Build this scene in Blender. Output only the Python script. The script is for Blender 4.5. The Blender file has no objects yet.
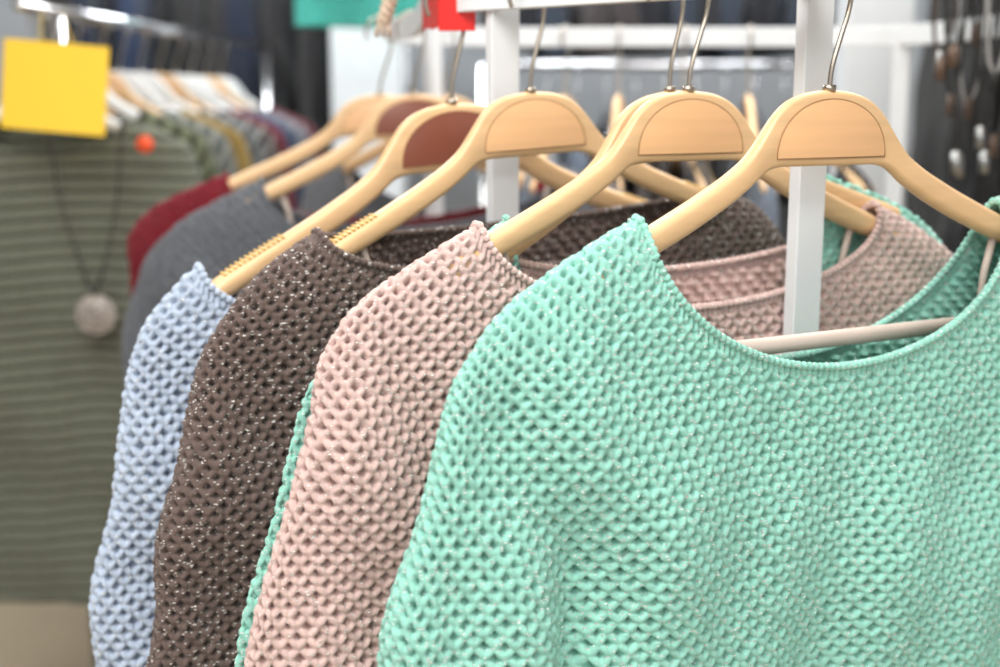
import bpy, math, random
import numpy as np
from mathutils import Vector, Matrix
random.seed(3)
S=bpy.context.scene
S.view_settings.view_transform='Standard'
S.view_settings.look='None'

# ------------------------------------------------------------ materials
def mat(name,col,rough=.6,metal=0,noise=0,nscale=20,spec=.5,grain=None):
    m=bpy.data.materials.new(name); m.use_nodes=True
    nt=m.node_tree; b=nt.nodes['Principled BSDF']
    b.inputs['Base Color'].default_value=(*col,1); b.inputs['Roughness'].default_value=rough
    b.inputs['Metallic'].default_value=metal
    b.inputs['Specular IOR Level'].default_value=spec
    tc=nt.nodes.new('ShaderNodeTexCoord')
    if noise:
        n=nt.nodes.new('ShaderNodeTexNoise'); n.inputs['Scale'].default_value=nscale; n.inputs['Detail'].default_value=4
        if grain:
            mp=nt.nodes.new('ShaderNodeMapping'); mp.inputs['Scale'].default_value=grain
            nt.links.new(tc.outputs['Object'],mp.inputs['Vector']); nt.links.new(mp.outputs[0],n.inputs['Vector'])
        else: nt.links.new(tc.outputs['Object'],n.inputs['Vector'])
        r=nt.nodes.new('ShaderNodeValToRGB')
        r.color_ramp.elements[0].position=.3; r.color_ramp.elements[1].position=.7
        r.color_ramp.elements[0].color=(*[c*(1-noise) for c in col],1)
        r.color_ramp.elements[1].color=(*[min(1,c*(1+noise)) for c in col],1)
        nt.links.new(n.outputs['Fac'],r.inputs['Fac']); nt.links.new(r.outputs['Color'],b.inputs['Base Color'])
    return m

def knit_mat(name,col,spark=0.0,stripe=None,period=.025):
    m=bpy.data.materials.new(name); m.use_nodes=True
    nt=m.node_tree; N=nt.nodes; L=nt.links; b=N['Principled BSDF']
    b.inputs['Roughness'].default_value=.95; b.inputs['Specular IOR Level'].default_value=.10
    b.inputs['Sheen Weight'].default_value=.18; b.inputs['Sheen Roughness'].default_value=.5
    tc=N.new('ShaderNodeTexCoord')
    at=N.new('ShaderNodeAttribute'); at.attribute_name='st'
    n=N.new('ShaderNodeTexNoise'); n.inputs['Scale'].default_value=90; n.inputs['Detail'].default_value=6
    L.new(tc.outputs['Object'],n.inputs['Vector'])
    r=N.new('ShaderNodeValToRGB'); r.color_ramp.elements[0].position=.3; r.color_ramp.elements[1].position=.7
    r.color_ramp.elements[0].color=(*[c*.84 for c in col],1); r.color_ramp.elements[1].color=(*[min(1,c*1.12) for c in col],1)
    L.new(n.outputs['Fac'],r.inputs['Fac']); out=r.outputs['Color']
    if stripe:
        sep=N.new('ShaderNodeSeparateXYZ'); L.new(at.outputs['Vector'],sep.inputs[0])
        m1=N.new('ShaderNodeMath'); m1.operation='MULTIPLY'; m1.inputs[1].default_value=1/period
        L.new(sep.outputs['Y'],m1.inputs[0])
        m2=N.new('ShaderNodeMath'); m2.operation='FRACT'; L.new(m1.outputs[0],m2.inputs[0])
        m3=N.new('ShaderNodeMath'); m3.operation='LESS_THAN'; m3.inputs[1].default_value=.36; L.new(m2.outputs[0],m3.inputs[0])
        mx=N.new('ShaderNodeMix'); mx.data_type='RGBA'; L.new(m3.outputs[0],mx.inputs['Factor'])
        L.new(out,mx.inputs['A']); mx.inputs['B'].default_value=(*stripe,1); out=mx.outputs['Result']
    n2=N.new('ShaderNodeTexNoise'); n2.inputs['Scale'].default_value=650; n2.inputs['Detail'].default_value=4; n2.inputs['Roughness'].default_value=.7
    L.new(tc.outputs['Object'],n2.inputs['Vector'])
    bp=N.new('ShaderNodeBump'); bp.inputs['Strength'].default_value=1; bp.inputs['Distance'].default_value=.0026
    L.new(n2.outputs['Fac'],bp.inputs['Height'])
    L.new(bp.outputs['Normal'],b.inputs['Normal'])
    if spark:
        v=N.new('ShaderNodeTexVoronoi'); v.inputs['Scale'].default_value=250
        mp=N.new('ShaderNodeMapping'); mp.inputs['Scale'].default_value=(.5,1,1.5)
        L.new(tc.outputs['Object'],mp.inputs['Vector']); L.new(mp.outputs[0],v.inputs['Vector'])
        lt=N.new('ShaderNodeMath'); lt.operation='LESS_THAN'; lt.inputs[1].default_value=.26; L.new(v.outputs['Distance'],lt.inputs[0])
        sc=N.new('ShaderNodeSeparateColor'); L.new(v.outputs['Color'],sc.inputs[0])
        g=N.new('ShaderNodeMath'); g.operation='LESS_THAN'; g.inputs[1].default_value=spark; L.new(sc.outputs[0],g.inputs[0])
        mu=N.new('ShaderNodeMath'); mu.operation='MULTIPLY'; L.new(lt.outputs[0],mu.inputs[0]); L.new(g.outputs[0],mu.inputs[1])
        mx=N.new('ShaderNodeMix'); mx.data_type='RGBA'; L.new(mu.outputs[0],mx.inputs['Factor'])
        L.new(out,mx.inputs['A']); mx.inputs['B'].default_value=(1,1,.98,1); out=mx.outputs['Result']
        L.new(mu.outputs[0],b.inputs['Metallic'])
        rr=N.new('ShaderNodeMath'); rr.operation='MULTIPLY_ADD'; rr.inputs[1].default_value=-.62; rr.inputs[2].default_value=.95
        L.new(mu.outputs[0],rr.inputs[0]); L.new(rr.outputs[0],b.inputs['Roughness'])
    L.new(out,b.inputs['Base Color'])
    return m

M_wood=mat('hanger_wood',(.75,.495,.265),.36,noise=.09,nscale=6,spec=.45,grain=(1,8,14))
M_moon=mat('hanger_panel',(.77,.46,.235),.42,noise=.06,nscale=6,spec=.4,grain=(1,8,14))
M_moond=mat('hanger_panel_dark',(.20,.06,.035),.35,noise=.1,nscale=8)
M_groove=mat('hanger_groove',(.40,.22,.10),.6)
M_bar=mat('hanger_bar',(.55,.46,.40),.45,noise=.05)
M_teeth=mat('hanger_grip',(.72,.47,.16),.5)
M_steel=mat('hook_steel',(.42,.37,.31),.28,metal=1)
M_white=mat('white_paint',(.76,.78,.80),.4,noise=.02)
M_whang=mat('white_plastic',(.8,.8,.8),.4)
MATH=[M_wood,M_moon,M_groove,M_bar,M_teeth,M_steel]
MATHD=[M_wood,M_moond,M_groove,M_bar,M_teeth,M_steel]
MATHW=[M_whang,M_whang,M_whang,M_whang,M_whang,M_steel]

# ------------------------------------------------------------ mesh builder
class MB:
    def __init__(s): s.v=[]; s.f=[]; s.m=[]
    def add(s,v,f,m=0):
        o=len(s.v); s.v+= [tuple(p) for p in v]; s.f+=[tuple(i+o for i in q) for q in f]; s.m+=[m]*len(f)
    def tube(s,pts,r,n=8,m=0,closed=False):
        pts=[Vector(p) for p in pts]; N=len(pts); V=[]; F=[]
        up=None
        for i,p in enumerate(pts):
            if closed: t=(pts[(i+1)%N]-pts[i-1])
            else: t=(pts[min(i+1,N-1)]-pts[max(i-1,0)])
            t.normalize()
            if up is None:
                up=Vector((0,0,1)) if abs(t.z)<.9 else Vector((0,1,0))
            a=(up-t*up.dot(t)).normalized(); up=a; b=t.cross(a)
            rr=r[i] if isinstance(r,(list,tuple)) else r
            for k in range(n):
                an=2*math.pi*k/n; V.append(p+a*math.cos(an)*rr+b*math.sin(an)*rr)
        for i in range(N if closed else N-1):
            j=(i+1)%N
            for k in range(n):
                k2=(k+1)%n; F.append((i*n+k,i*n+k2,j*n+k2,j*n+k))
        if not closed:
            F.append(tuple(range(n-1,-1,-1))); F.append(tuple((N-1)*n+k for k in range(n)))
        s.add(V,F,m)
    def box(s,c,d,m=0,rz=0,bev=0):
        R=Matrix.Rotation(rz,3,'Z'); V=[]
        for x in(-1,1):
            for y in(-1,1):
                for z in(-1,1): V.append(Vector(c)+R@Vector((x*d[0]/2,y*d[1]/2,z*d[2]/2)))
        F=[(0,1,3,2),(4,6,7,5),(0,4,5,1),(2,3,7,6),(0,2,6,4),(1,5,7,3)]
        s.add(V,F,m)
    def obj(s,name,mats,smooth=True,loc=(0,0,0),rot=(0,0,0),bevel=0):
        me=bpy.data.meshes.new(name); me.from_pydata(s.v,[],s.f); 
        for x in mats: me.materials.append(x)
        me.polygons.foreach_set('material_index',s.m)
        me.polygons.foreach_set('use_smooth',[smooth]*len(s.f))
        me.update()
        o=bpy.data.objects.new(name,me); S.collection.objects.link(o); o.location=loc; o.rotation_euler=rot
        if bevel:
            b=o.modifiers.new('b','BEVEL'); b.width=bevel; b.segments=3; b.limit_method='ANGLE'
        return o

def crom(pts,n=10,closed=False):
    P=[Vector(p) for p in pts]; N=len(P); out=[]
    for i in range(N if closed else N-1):
        if closed: a,b,c,d=P[i-1],P[i],P[(i+1)%N],P[(i+2)%N]
        else: a,b,c,d=P[max(i-1,0)],P[i],P[i+1],P[min(i+2,N-1)]
        for k in range(n):
            t=k/n
            out.append(.5*((2*b)+(c-a)*t+(2*a-5*b+4*c-d)*t*t+(3*b-a-3*c+d)*t**3))
    if not closed: out.append(P[-1])
    return out

# ------------------------------------------------------------ hanger
HT=[(0,0),(.03,-.003),(.05,-.010),(.065,-.022),(.08,-.043),(.095,-.060),(.12,-.076),(.16,-.096),(.20,-.114),(.24,-.131),(.27,-.145),(.284,-.153)]
HB=[(0,-.069),(.06,-.069),(.075,-.073),(.09,-.086),(.12,-.104),(.16,-.124),(.20,-.141),(.24,-.157),(.27,-.169),(.284,-.166)]
def hc(x): return -.25*min(abs(x),.28)**2
def hanger(name,loc,yaw,roll=0,mats=MATH,bar=True,L=.282,hookflip=1,scale=1,teeth=True):
    mb=MB(); n=20
    xs=np.linspace(-L,L,121)
    ker=np.array([1,2,3,2,1])/9.
    ax=np.abs(xs)*(.284/L)
    zt=np.interp(ax,*zip(*HT)); zb=np.interp(ax,*zip(*HB))
    zt=np.convolve(np.pad(zt,2,'edge'),ker,'valid'); zb=np.convolve(np.pad(zb,2,'edge'),ker,'valid')
    th=np.interp(ax,[0,.06,.1,.2,.27,.284],[.0062,.0065,.009,.011,.014,.010])
    V=[];F=[]
    for i,x in enumerate(xs):
        zc=(zt[i]+zb[i])/2; hz=(zt[i]-zb[i])/2
        rr=min(th[i],hz)*.9
        for a in range(n):
            an=2*math.pi*(a+.5)/n; c,s_=math.cos(an),math.sin(an)
            y=(th[i]-rr)*np.sign(c)+rr*c; z=(hz-rr)*np.sign(s_)+rr*s_
            V.append((x,hc(x)+y,zc+z))
    for i in range(len(xs)-1):
        for a in range(n):
            b=(a+1)%n; F.append((i*n+a,i*n+b,(i+1)*n+b,(i+1)*n+a))
    F.append(tuple(range(n))); F.append(tuple((len(xs)-1)*n+a for a in range(n-1,-1,-1)))
    mb.add(V,F,0)
    for sg in(-1,1):
        o=[]; K=40
        for i in range(K+1):
            an=math.pi*i/K; x=.064*math.cos(an); z=-.0615+.053*math.sin(an)**.9
            o.append((x,hc(x)+sg*.0071,z))
        V=o+[(p[0]*.97,p[1]+sg*.0006,-.0615+(p[2]+.0615)*.97+.0006) for p in o]
        m=len(o); F=[(i,i+1,m+i+1,m+i) if sg<0 else (i,m+i,m+i+1,i+1) for i in range(m-1)]
        F+= [tuple(range(m,2*m))]
        mb.add(V,F,1)
        mb.tube(o+[o[0]],.0007,6,2)
    if teeth:
      for sg in(-1,1):
        for i in range(13):
            x=sg*(.20+i*.0052); z=np.interp(abs(x),*zip(*HT))
            mb.tube([(x,hc(x)-.008,z-.0009),(x,hc(x)+.008,z-.0009)],.0017,6,4)
    if bar:
        xb=.205; mb.tube([(-xb,hc(xb),-.230),(0,hc(xb),-.230),(xb,hc(xb),-.230)],.008,16,3)
        for sg in(-1,1): mb.tube([(sg*.20,hc(.2),-.232),(sg*.205,hc(.2),-.18),(sg*.215,hc(.2),-.14)],.004,8,3)
    mb.tube([(0,0,-.002),(0,0,.004)],.006,14,5)
    h=[(0,0,0),(.002,0,.02),(.010,0,.045),(.019,0,.072),(.022,0,.098),(.017,0,.115),(0,0,.1255),(-.017,0,.115),(-.0215,0,.1),(-.019,0,.088)]
    h=[(p[0]*hookflip,0,p[2]) for p in h]
    mb.tube(crom(h,6),.0024,10,5)
    o=mb.obj(name,mats,loc=loc,rot=(0,math.radians(roll),math.radians(yaw)))
    o.scale=(scale,)*3
    return o

# ------------------------------------------------------------ sweater
def hsh(i,j,s):
    x=np.sin(i*127.1+j*311.7+s*74.7)*43758.5453
    return x-np.floor(x)
PIT=-1.6
def knit_h(s,t,W,H,seed):
    # open diamond mesh: staggered V stitches, two plump yarn legs each, deep holes between
    j0=np.floor(t/H); best=np.full_like(s,PIT)
    ll=math.hypot(W/2,H); ta0=math.atan2(H,W/2)
    for dj in(-1,0,1):
        j=j0+dj; off=np.mod(j,2)*.5
        i0=np.floor(s/W-off)
        for di in(-1,0,1):
            i=i0+di
            r1=hsh(i,j,seed)-.5; r2=hsh(i,j,seed+5)-.5
            cx=(i+.5+off)*W+r1*.18*W; cy=(j+.5)*H+r2*.2*H
            for sg in(-1,1):
                dx=s-cx-sg*W*.25; dy=t-cy
                c=math.cos(ta0); sn=math.sin(ta0)*sg
                x=(c*dx+sn*dy); y=(-sn*dx+c*dy)
                X=x/(.66*ll); Yv=y/(.22*min(W,2*H))
                q=X*X+Yv*Yv
                h=np.where(q<1,np.sqrt(np.clip(1-q,0,1))*(1+.3*r2)+.22*sg*X,PIT*np.clip((q-1)*1.1,0,1))
                best=np.maximum(best,h)
    return best
def sm(x): x=np.clip(x,0,1); return x*x*(3-2*x)
T=[(.19,-.103),(.25,-.128),(.30,-.152),(.35,-.186),(.385,-.23),(.40,-.275),(.42,-.35),(.45,-.45),(.465,-.6),(.47,-1.2)]
def garment(name,m,loc,yaw,roll=0,a0=.2,zf=-.245,zb=-.215,k=1,b0=.045,b1=.058,zhem=-.72,nu=1250,nv=460,
            W=.0185,H=.0092,amp=.0048,seed=1,fold=.010,knit=True,crease=.7,ret=False,scale=1,rib=0,slope=0,xmax=1,wob=0):
    zx=lambda x: -.103-(x-.19)*.42 if x<.19 else float(np.interp(x,[p[0] for p in T],[p[1] for p in T]))
    pts=[(a0,zx(a0))]
    for x,z in T:
        if x>a0+.02:
            xx=min(xmax,x if x<.28 else .28+(x-.28)*k)
            if z>zhem: pts.append((xx,z))
            else:
                px,pz=pts[-1]; f=(zhem-pz)/(z-pz); pts.append((px+(xx-px)*f,zhem)); break
    d=crom([(p[0],p[1],0) for p in pts],30); d=np.array([[q[0],q[1]] for q in d])
    al=np.concatenate([[0],np.cumsum(np.hypot(*np.diff(d,axis=0).T))]); al/=al[-1]
    v=np.linspace(0,1,nv)[:,None]
    xs=np.interp(v,al,d[:,0]); zs=np.interp(v,al,d[:,1])
    rs=np.random.RandomState(seed); p=rs.rand(6)*6.28
    xs=xs+wob*sm((xs-.28)/.08)*(np.sin(zs*23+p[1])*.6+np.sin(zs*41+p[2])*.4)
    ph=np.linspace(math.pi/2,math.pi*2.5,40001)
    q=lambda p:(.40*np.cos(p), .055*np.sign(np.sin(p))*np.abs(np.sin(p))**.5)
    X,Y=q(ph); ar=np.concatenate([[0],np.cumsum(np.hypot(np.diff(X),np.diff(Y)))])
    phi=np.interp(np.linspace(0,ar[-1],nu,endpoint=False),ar,ph)[None,:]
    c=np.cos(phi); s=np.sin(phi); a=np.abs(s)
    b=b0+(b1-b0)*sm(v/.5)
    X=xs*c; Y=b*np.sign(s)*a**.5
    dd=np.clip(b-np.abs(Y),0,1)
    zc0=np.where(s>0,zb,zf); zc=zc0+(zhem-zc0)*v
    Z=zs+(zc-zs)*a
    ks=X+np.tanh(X/.12)*dd
    kt=-Z-.7*dd*(1-sm((-Z-.17)/.12))+.05*X*X
    cr=sm((-Z-.30)/.25)*crease
    Y=Y*(1-cr*np.exp(-((np.abs(X)-.30)/.022)**2))*(1-.25*sm((np.abs(X)-.27)/.15))
    Y=Y-.25*np.minimum(np.abs(X),.28)**2
    A=fold*sm(v*2.5)
    Y=Y+A*(np.sin(X*24+p[0]+Z*4+np.sign(s)*p[1])*.6+np.sin(X*47-Z*9+p[2]+np.sign(s)*p[3])*.35+np.sin(Z*21+X*11+p[4])*.4
        +.8*np.sin((np.abs(X)*.9-.55*Z)*42+p[5])*np.exp(-((np.abs(X)-.30)/.11)**2))*np.minimum(1,a*3)
    Z=Z+slope*X*(1-.5*sm(v))
    P=np.stack([X,Y,Z],-1)
    dP=np.linalg.norm(np.diff(np.concatenate([P,P[:,:1]],1),axis=1),axis=2)
    sc=np.concatenate([np.zeros((nv,1)),np.cumsum(dP[:,:-1],1)],1)
    fi=int(np.argmin(np.abs(phi[0]-1.5*math.pi))); sc=sc-sc[:,fi:fi+1]
    tc=np.concatenate([np.zeros((1,nu)),np.cumsum(np.linalg.norm(np.diff(P,axis=0),axis=2),0)],0)
    tr=-Z+.01*np.sin(X*9+1)+.12*X*X if rib else tc
    if knit:
        pp=np.concatenate([P[:,-1:],P,P[:,:1]],1)
        du=(pp[:,2:]-pp[:,:-2]); dv=np.gradient(P,axis=0)
        Nn=np.cross(dv,du); Nn=Nn/(np.linalg.norm(Nn,axis=2)[...,None]+1e-12)
        if rib: h=np.sqrt(np.abs(np.sin(math.pi*(tr-.18*rib)/rib)))+.25*np.sin(sc*2*math.pi/.012)
        else:
            h=knit_h(ks,kt,W,H,seed)
            near=1-sm((tc-.02)/.06)          # shallower stitches where cloth lies on the hanger
            h=np.where(h<0,h*(1-.6*near),h)
        edge=np.abs(np.sin(sc*math.pi/.0065))**.6*.8
        w=sm((tc-.009)/.003); h=h*w+edge*(1-w)
        P=P+Nn*(amp*(h-.3))[...,None]
    idx=np.arange(nv*nu).reshape(nv,nu)
    r=np.roll(idx,-1,1)
    Q=np.stack([idx[:-1],idx[1:],r[1:],r[:-1]],-1).reshape(-1,4)
    V=P.reshape(-1,3); ST=np.stack([sc,tr,0*tc],-1).reshape(-1,3)
    ST0=ST.reshape(nv,nu,3)
    for row in (0,nv-1):
        C=P[row]; n=len(C); tt=np.roll(C,-1,0)-np.roll(C,1,0); tt=tt/(np.linalg.norm(tt,axis=1)[:,None]+1e-9)
        up=np.array([0,0,1.]); aa=up-tt*(tt@up)[:,None]; aa=aa/(np.linalg.norm(aa,axis=1)[:,None]+1e-9); bb=np.cross(tt,aa)
        rad=.0034*(1+.22*np.sin(sc[row]*2*math.pi/.0065))[:,None]
        R=[]
        for kk in range(8):
            an=kk*math.pi/4; R.append(C+aa*math.cos(an)*rad+bb*math.sin(an)*rad)
        R=np.stack(R,1); base=len(V)
        V=np.concatenate([V,R.reshape(-1,3)]); ST=np.concatenate([ST,np.repeat(ST0[row],8,0)])
        ii=np.arange(n*8).reshape(n,8)+base; i2=np.roll(ii,-1,0)
        Q=np.concatenate([Q,np.stack([ii,np.roll(ii,-1,1),np.roll(i2,-1,1),i2],-1).reshape(-1,4)])
    if ret: return V,Q,ST
    return mk(name,V,Q,ST,m,loc,yaw,roll,scale)
def mk(name,V,Q,ST,m,loc=(0,0,0),yaw=0,roll=0,scale=1,mi=None):
    me=bpy.data.meshes.new(name)
    me.vertices.add(len(V)); me.vertices.foreach_set('co',np.ascontiguousarray(V,dtype=np.float32).ravel())
    me.loops.add(len(Q)*4); me.loops.foreach_set('vertex_index',np.ascontiguousarray(Q,dtype=np.int32).ravel())
    me.polygons.add(len(Q)); me.polygons.foreach_set('loop_start',np.arange(0,len(Q)*4,4,dtype=np.int32))
    me.update(calc_edges=True)
    me.polygons.foreach_set('use_smooth',np.ones(len(Q),dtype=bool))
    at=me.attributes.new('st','FLOAT_VECTOR','POINT'); at.data.foreach_set('vector',np.ascontiguousarray(ST,dtype=np.float32).ravel())
    for x in (m if isinstance(m,list) else [m]): me.materials.append(x)
    if mi is not None: me.polygons.foreach_set('material_index',mi)
    me.update()
    o=bpy.data.objects.new(name,me); S.collection.objects.link(o); o.location=loc
    o.rotation_euler=(0,math.radians(roll),math.radians(yaw)); o.scale=(scale,)*3
    return o

K_mint=knit_mat('mint_knit',(.38,.81,.68),.9)
K_pink=knit_mat('pink_knit',(.83,.60,.55),.5)
K_brown=knit_mat('brown_knit',(.16,.112,.096),.7)
K_blue=knit_mat('blue_knit',(.54,.64,.79),.4)
K_grey=knit_mat('grey_knit',(.16,.17,.19))
K_burg=knit_mat('burgundy_knit',(.22,.008,.02))

HZ=1.51
front=[('mint_knit_sweater',K_mint,(.30,1.16),27.5,0,dict(a0=.214,seed=1,b1=.060,zf=-.252,zb=-.262,fold=.012,wob=.004),1),
 ('pink_knit_sweater',K_pink,(.185,1.25),29,0,dict(a0=.242,seed=2,b1=.036,b0=.031,zf=-.215,zb=-.185,k=1.05,wob=.005),1),
 ('mint_knit_sweater',K_mint,(.17,1.275),28,-5,dict(a0=.19,seed=3,b1=.016,b0=.018,zf=-.29,zb=-.29,k=1.08,fold=.003,amp=.003,slope=.09),1),
 ('brown_knit_sweater',K_brown,(.033,1.379),30,-3,dict(a0=.255,seed=4,b1=.042,b0=.036,k=.9,zf=-.19,zb=-.15,slope=.05,wob=.006),1),
 ('light_blue_knit_sweater',K_blue,(-.055,1.45),28,-4,dict(a0=.275,seed=5,b1=.036,b0=.03,k=.62,zf=-.22,zb=-.2,slope=.06,wob=.005),1.1),
 ('charcoal_knit_sweater',K_grey,(-.136,2.0),12,-2,dict(a0=.24,seed=6,b1=.05,b0=.04,k=1.25,xmax=.455,nu=700,nv=260,slope=.03),1),
 ('burgundy_knit_sweater',K_burg,(-.20,2.12),6,0,dict(a0=.255,seed=7,b1=.05,b0=.04,k=1.35,xmax=.415,nu=700,nv=260),1),
 ('charcoal_knit_sweater',K_grey,(-.10,2.30),-30,0,dict(a0=.22,seed=8,b1=.05,b0=.04,k=.4,nu=500,nv=200,knit=False),1)]
for i,(nm,m,xy,yaw,roll,kw,scl) in enumerate(front):
    z=HZ-.1255*(scl-1)
    garment(nm,m,(xy[0],xy[1],z+(.004 if i in(0,1,3,4) else 0)),yaw,0,scale=scl,**kw)
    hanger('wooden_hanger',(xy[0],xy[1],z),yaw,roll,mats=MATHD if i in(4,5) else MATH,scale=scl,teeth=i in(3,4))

# ------------------------------------------------------------ display rack
RP=[(.30,1.16),(.19,1.25),(.033,1.379),(-.045,1.45),(-.085,1.58),(-.11,1.8),(-.136,2.0),(-.185,2.13),(-.15,2.27),(-.02,2.35),(.1,2.36),(.35,2.36),(.6,2.36),(.72,2.3),(.77,2.12),(.79,1.75),(.79,1.4),(.75,1.12),(.66,1.01),(.54,1.0),(.42,1.065)]
path=crom([(x,y,0) for x,y in RP],10,True)
mb=MB()
def band(z0,z1,th):
    N=len(path);V=[];F=[]
    for i,p in enumerate(path):
        t=(path[(i+1)%N]-path[i-1]).normalized(); nn=Vector((t.y,-t.x,0))
        for a,z in((-1,z0),(1,z0),(1,z1),(-1,z1)): q=p+nn*a*th/2; V.append((q.x,q.y,z))
    for i in range(N):
        j=(i+1)%N
        for k in range(4): F.append((i*4+k,i*4+(k+1)%4,j*4+(k+1)%4,j*4+k))
    mb.add(V,F,0)
band(1.597,1.632,.012); band(.06,.10,.02)
mb.box((.309,1.262,.9),(.035,.016,1.8),0,math.radians(28))
mb.box((.003,1.425,.83),(.036,.014,1.54),0,math.radians(30))
mb.box((.29,1.205,1.615),(.02,.11,.025),0,math.radians(-10))
mb.box((.725,2.305,.83),(.03,.02,1.6),0,math.radians(-30))
mb.box((-.12,2.29,.83),(.03,.02,1.6),0,math.radians(50))
mb.box((.79,1.5,.83),(.02,.035,1.6),0)
mb.box((.315,1.75,.08),(.03,1.2,.03),0)
for x,y in((.309,1.26),(.003,1.425),(.725,2.305),(-.12,2.29),(.79,1.5)): mb.tube([(x,y,0),(x,y,.06)],.02,12,0)
mb.obj('display_rack',[M_white],smooth=False,bevel=.0015)

K_dark=knit_mat('dark_knit',(.03,.03,.035)); K_dk2=knit_mat('dark_brown_knit',(.07,.05,.045)); K_sl=knit_mat('slate_knit',(.15,.18,.23))
for i,(x,yw,mm) in enumerate([(.12,70,K_sl),(.22,80,K_dk2),(.34,88,K_dark),(.46,84,K_sl),(.57,95,K_dark)]):
    garment('dark_knit_sweater',mm,(x,2.36,HZ),yw,0,a0=.2,seed=20+i,b1=.035,b0=.03,k=.4,nu=300,nv=110,knit=False)
    hanger('wooden_hanger',(x,2.36,HZ),yw,0,bar=False)

mb=MB(); M_red=mat('red_plastic',(.70,.015,.01),.35)
V=[];F=[];nn_=14
prof=[(-.0085,1.584),(-.0085,1.636),(-.004,1.645),(.004,1.645),(.0085,1.636),(.0085,1.596),(.0068,1.596),(.0068,1.634),(0,1.641),(-.0068,1.634),(-.0068,1.584)]
pts=[p for p in path if 1.46<p.y<1.60 and p.x<0]
m=len(prof); L=len(pts)
for i,p in enumerate(pts):
    t=(pts[min(i+1,L-1)]-pts[max(i-1,0)]).normalized(); nr=Vector((t.y,-t.x,0))
    if nr.y>0: nr=-nr
    for (a,z) in prof: q=p-nr*a; V.append((q.x,q.y,z+.002*math.sin(i)))
for i in range(L-1):
    for k in range(m): j=(k+1)%m; F.append((i*m+k,i*m+j,(i+1)*m+j,(i+1)*m+k))
F+=[tuple(range(m-1,-1,-1)),tuple(range((L-1)*m,L*m))]
mb.add(V,F,0)
p=pts[0]; mb.box((p.x+.002,p.y-.014,1.612),(.042,.004,.07),0,math.radians(-8)); mb.tube([(p.x,p.y-.014,1.645),(p.x,p.y,1.645)],.003,8,0)
o=mb.obj('red_size_tag',[M_red],smooth=False,bevel=.001)
mb=MB(); M_rope=mat('rope',(.62,.5,.38),.9,noise=.2,nscale=200)
for k in range(3):
    pts=[]
    for i in range(50):
        t=i/49; z=1.66-.065*t; an=t*16+k*2.09; pts.append((-.125+.006*math.cos(an)-.02*t,1.60+.006*math.sin(an),z))
    mb.tube(pts,.004,8,0)
mb.tube([(-.125,1.60,1.655),(-.105,1.59,1.645),(-.088,1.58,1.636)],.004,8,0)
for k in range(8):
    an=k*.785; mb.tube([(-.145,1.60,1.60),(-.145+.008*math.cos(an),1.60+.008*math.sin(an),1.59),(-.146+.01*math.cos(an),1.60+.01*math.sin(an),1.578)],.0018,6,0)
mb.obj('rope_tassel',[M_rope])

# ------------------------------------------------------------ left rack
K_olive=knit_mat('olive_striped_knit',(.20,.215,.165),stripe=(.09,.095,.076),period=.027)
garment('olive_striped_sweater',K_olive,(-.93,2.6,1.555),6,0,a0=.16,zf=-.16,zb=-.1,k=.25,b1=.07,b0=.05,zhem=-1.11,nu=500,nv=420,knit=True,amp=.006,seed=31,rib=.027,fold=.016)
hanger('white_hanger',(-.93,2.6,1.555),6,0,mats=MATHW,bar=False,L=.25,teeth=False)
cols=[((.17,.19,.12),(.06,.06,.04)),((.13,.15,.14),(.3,.3,.27)),((.30,.2,.06),None),((.20,.22,.22),(.08,.08,.09)),((.05,.04,.04),(.3,.27,.25)),((.14,.02,.03),None),((.05,.07,.12),None),((.22,.22,.24),(.1,.1,.12)),((.12,.03,.04),None)]
for i,(c1,c2) in enumerate(cols):
    y=2.78+i*.14; x=-.93+.009*i
    garment('knit_sweater',knit_mat('side_knit_%d'%i,c1,stripe=c2,period=.04),(x,y,1.57),4+random.uniform(-5,5),0,a0=.15,zf=-.16,zb=-.12,k=.3,b1=.045,b0=.04,zhem=-.78,nu=240,nv=90,knit=False,seed=40+i)
    hanger('white_hanger' if i%3!=1 else 'wooden_hanger',(x,y,1.57),4,0,mats=MATHW if i%3!=1 else MATH,bar=False,L=.25,teeth=False)
mb=MB(); M_chr=mat('chrome',(.7,.7,.72),.15,metal=1)
mb.tube([(-.935,2.5,1.681),(-.80,4.4,1.681)],.0125,16,0)
for (x,y) in((-.925,2.69),(-.80,4.38)):
    mb.tube([(x,y,1.681),(x,y,.03)],.015,14,0); mb.tube([(x-.3,y,.02),(x+.3,y,.02)],.015,12,0)
mb.obj('chrome_clothes_rail',[M_chr])

mb=MB(); M_yel=mat('yellow_card',(.95,.62,.04),.6)
V=[];F=[];n=12
for i in range(n+1):
    for j in range(2):
        for k in range(2):
            u=i/n; V.append(((u-.5)*.195,-.002*math.sin(u*3.14)+k*.0008,(-.5+j)*.165))
for i in range(n):
    a=i*4; F+=[(a,a+4,a+6,a+2),(a+1,a+3,a+7,a+5),(a,a+1,a+5,a+4),(a+2,a+6,a+7,a+3)]
F+=[(0,2,3,1),(n*4,n*4+1,n*4+3,n*4+2)]
mb.add(V,F,0)
mb.tube([(-.03,0,.08),(-.06,.08,.145)],.001,6,0); mb.tube([(.03,0,.08),(-.02,.08,.145)],.001,6,0)
mb.obj('yellow_price_card',[M_yel],smooth=False,loc=(-.832,2.38,1.524),rot=(math.radians(-4),math.radians(5),0))
mb=MB(); M_pend=mat('pendant_metal',(.40,.36,.33),.5,metal=.2,noise=.4,nscale=120)
cx,cy,cz=-.815,2.485,1.075
pts=[(cx+.036*math.cos(a),cy,cz+.036*math.sin(a)) for a in np.linspace(0,2*math.pi,32,endpoint=False)]
mb.tube(pts,.005,8,0,True); mb.tube([(cx,cy-.004,cz),(cx,cy+.004,cz)],.034,24,0)
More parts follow.
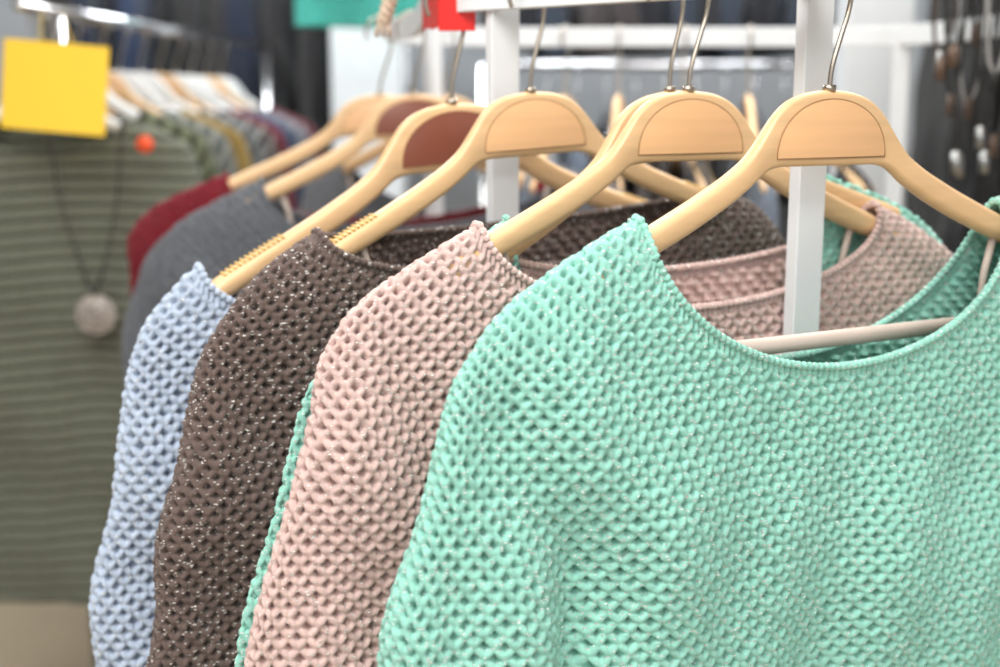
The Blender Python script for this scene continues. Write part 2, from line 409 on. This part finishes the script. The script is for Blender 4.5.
for rr,nn in((.022,9),(.010,5)):
    for k in range(nn):
        a=k*2*math.pi/nn; mb.tube([(cx+rr*math.cos(a),cy-.009,cz+rr*math.sin(a)),(cx+rr*math.cos(a),cy,cz+rr*math.sin(a))],.005,8,0)
for sg in(-1,1):
    ch=crom([(cx+sg*.075,cy,1.46),(cx+sg*.055,cy,1.3),(cx+sg*.018,cy,1.16),(cx,cy,cz+.04)],22)
    for q in ch[::2]: mb.tube([(q.x,q.y,q.z-.004),(q.x,q.y,q.z),(q.x,q.y,q.z+.004)],[.003,.0052,.003],8,1)
    mb.tube(ch,.0018,6,1)
mb.obj('pendant_necklace',[M_pend,mat('dark_beads',(.04,.036,.032),.4)])
mb=MB(); M_rd=mat('red_sticker',(.85,.10,.03),.5)
mb.tube([(-.70,2.49,1.415),(-.70,2.493,1.415)],.017,24,0); mb.obj('red_price_sticker',[M_rd])

# ------------------------------------------------------------ background clothes racks
def clothes_row(name,x0,x1,y,ztop,n,colors,zh=-.9,yaw=88,legs=True,ext=.1):
    Vs=[];Qs=[];Ss=[];mi=[];o=0
    ms=[knit_mat(name+'_%d'%i,c) for i,c in enumerate(colors)]
    for i in range(n):
        V,Q,ST=garment('x',None,(0,0,0),0,a0=.12,zf=-.14,zb=-.1,k=.2,b1=.06,b0=.045,zhem=zh*random.uniform(.85,1),nu=120,nv=50,knit=False,ret=True,seed=100+i,fold=.012)
        a=math.radians(yaw+random.uniform(-9,9)); x=x0+(x1-x0)*i/max(1,n-1)
        R=np.array([[math.cos(a),math.sin(a),0],[-math.sin(a),math.cos(a),0],[0,0,1]])
        V=V@R+np.array([x,y,ztop]); Vs.append(V);Qs.append(Q+o);Ss.append(ST);mi+= [random.randrange(len(ms))]*len(Q);o+=len(V)
    ob=mk(name,np.concatenate(Vs),np.concatenate(Qs),np.concatenate(Ss),ms,mi=mi)
    r=MB(); r.tube([(x0-ext,y,ztop+.11),(x1+.1,y,ztop+.11)],.013,12,0)
    for xx in(x0-ext,x1+.1):
        if legs: r.tube([(xx,y,ztop+.11),(xx,y,.02)],.014,12,0); r.tube([(xx,y-.25,.015),(xx,y+.25,.015)],.014,12,0)
        else: r.tube([(xx,y,ztop+.11),(xx,y,2.995)],.008,12,0)
    for i in range(n):
        x=x0+(x1-x0)*i/max(1,n-1)
        r.tube(crom([(x,y,ztop-.02),(x,y+.002,ztop+.05),(x,y+.02,ztop+.1),(x,y,ztop+.125),(x,y-.02,ztop+.1)],4),.003,6,0)
        r.tube(crom([(x,y-.2,ztop-.09),(x,y-.08,ztop-.05),(x,y,ztop-.02),(x,y+.08,ztop-.05),(x,y+.2,ztop-.09)],4),.010,8,0)
    ro=r.obj('rail',[M_chr]); ro.parent=ob
dk=[(.012,.013,.02),(.02,.025,.045),(.015,.015,.016),(.03,.028,.03),(.03,.045,.09)]
clothes_row('rack_of_dark_jackets',-1.6,-.45,4.75,2.05,15,dk,-1.3)
clothes_row('rack_of_dark_coats',.05,1.0,3.7,1.49,12,[(.05,.05,.055),(.12,.15,.2),(.02,.02,.025),(.12,.1,.09),(.25,.27,.3)],-1.0)
clothes_row('rack_of_dark_tops',.0,1.2,4.4,2.0,14,[(.02,.02,.025),(.03,.03,.035),(.04,.05,.07),(.06,.05,.05)],-.36,legs=False)
clothes_row('rack_of_black_jackets',1.02,1.78,2.9,1.86,11,[(.015,.015,.017),(.025,.022,.025),(.05,.045,.05)],-1.2,ext=.02)
K_teal=knit_mat('teal_knit',(.10,.58,.50))
garment('teal_sweater',K_teal,(-.36,3.4,2.45),10,0,a0=.10,zf=-.15,zb=-.1,k=.05,b1=.05,b0=.04,zhem=-.84,nu=200,nv=90,knit=False,seed=77,fold=.02,scale=.9,xmax=.2)
hanger('wooden_hanger',(-.36,3.4,2.45),10,bar=False,L=.19,teeth=False)
mb=MB(); mb.tube([(-.75,3.4,2.561),(-.1,3.4,2.561)],.0125,12,0)
for x in(-.7,-.15): mb.tube([(x,3.4,2.56),(x,3.4,2.995)],.008,8,0)
mb.obj('high_wall_rail',[M_chr])
mb=MB(); mb.box((-.42,4.1,1.5),(.22,.2,3.0)); mb.obj('white_column',[M_white],False,bevel=.004)
mb=MB(); mb.box((.96,3.3,1.5),(.17,.12,3.0)); mb.obj('white_column',[M_white],False,bevel=.004)

M_c=[mat('cord_black',(.02,.02,.02),.5),mat('cord_brown',(.12,.07,.045),.5),mat('chain_silver',(.4,.4,.4),.3,metal=1),mat('bead_grey',(.4,.38,.36),.4)]
mb=MB(); mb.tube([(.66,2.0,1.9),(1.25,2.0,1.9)],.008,10,2)
mb.tube([(1.15,2.0,1.9),(1.15,2.0,.02)],.012,12,2); mb.tube([(1.15,1.75,.015),(1.15,2.25,.015)],.012,10,2); mb.tube([(.9,2.0,.015),(1.4,2.0,.015)],.012,10,2)
for i in range(60):
    x=.675+i*.0085+random.uniform(-.004,.004); w=random.uniform(.012,.03); d=random.uniform(.28,.5); y=1.985+random.uniform(-.02,.005)
    pts=crom([(x-w*.4,y,1.9),(x-w*.8,y-.008,1.9-d*.5),(x-w*.5,y-.01,1.9-d*.9),(x,y-.01,1.9-d),(x+w*.5,y-.01,1.9-d*.9),(x+w*.8,y-.008,1.9-d*.5),(x+w*.4,y,1.9)],7)
    mb.tube(pts,random.choice([.0018,.0025,.0034]),6,random.choice([0,0,0,0,1,2,3]))
    mb.tube([(x,y-.01,1.9-d+.004),(x,y-.01,1.9-d-.03)],random.uniform(.004,.008),10,random.choice([0,1,2]))
mb.obj('necklace_display',M_c)

# ------------------------------------------------------------ room
M_floor=mat('floor_tile',(.50,.40,.27),.45,noise=.08,nscale=3)
M_wall=mat('wall_paint',(.50,.53,.57),.8,noise=.04,nscale=2)
M_ceil=mat('ceiling_paint',(.8,.8,.8),.8)
def room(name,c,d,m):
    mb=MB(); mb.box(c,d); mb.obj(name,[m],False)
room('floor',(0,1.5,-.05),(8,9,.1),M_floor)
room('ceiling',(0,1.5,3.05),(8,9,.1),M_ceil)
room('wall_back',(0,5.55,1.5),(8,.1,3),M_wall)
room('wall_left',(-3.55,1.5,1.5),(.1,8,3),M_wall)
room('wall_right',(3.55,1.5,1.5),(.1,8,3),M_wall)
mb=MB(); mb.box((0,5.49,.05),(7,.02,.1)); mb.obj('baseboard_back',[M_white],False)

def area(name,loc,size,power,col=(1,.985,.96),rot=(0,0,0)):
    l=bpy.data.lights.new(name,'AREA'); l.shape='RECTANGLE'; l.size=size[0]; l.size_y=size[1]; l.energy=power; l.color=col
    o=bpy.data.objects.new(name,l); S.collection.objects.link(o); o.location=loc; o.rotation_euler=rot
area('ceiling_light_front',(-.6,.2,2.9),(1.6,.9),62)
area('ceiling_light_mid',(.6,2.0,2.9),(1.2,.6),38)
area('ceiling_light_back',(-.8,3.6,2.9),(1.4,.7),62,(.95,.98,1))
area('ceiling_light_back_right',(1.4,3.4,2.9),(1.4,.7),35,(.95,.98,1))
area('ceiling_light_rear',(.3,-1.6,2.85),(2.0,1.0),58)
w=bpy.data.worlds.new('World'); S.world=w; w.use_nodes=True
w.node_tree.nodes['Background'].inputs[0].default_value=(.97,.98,1,1); w.node_tree.nodes['Background'].inputs[1].default_value=.9

# ------------------------------------------------------------ camera
cd=bpy.data.cameras.new('Camera'); co=bpy.data.objects.new('Camera',cd); S.collection.objects.link(co)
co.location=(0,0,1.5); co.rotation_euler=(math.radians(90-10.56),0,0)
cd.sensor_width=36; cd.lens=45; cd.clip_start=.02
cd.dof.use_dof=True; cd.dof.focus_distance=1.10; cd.dof.aperture_fstop=2.6
S.camera=co
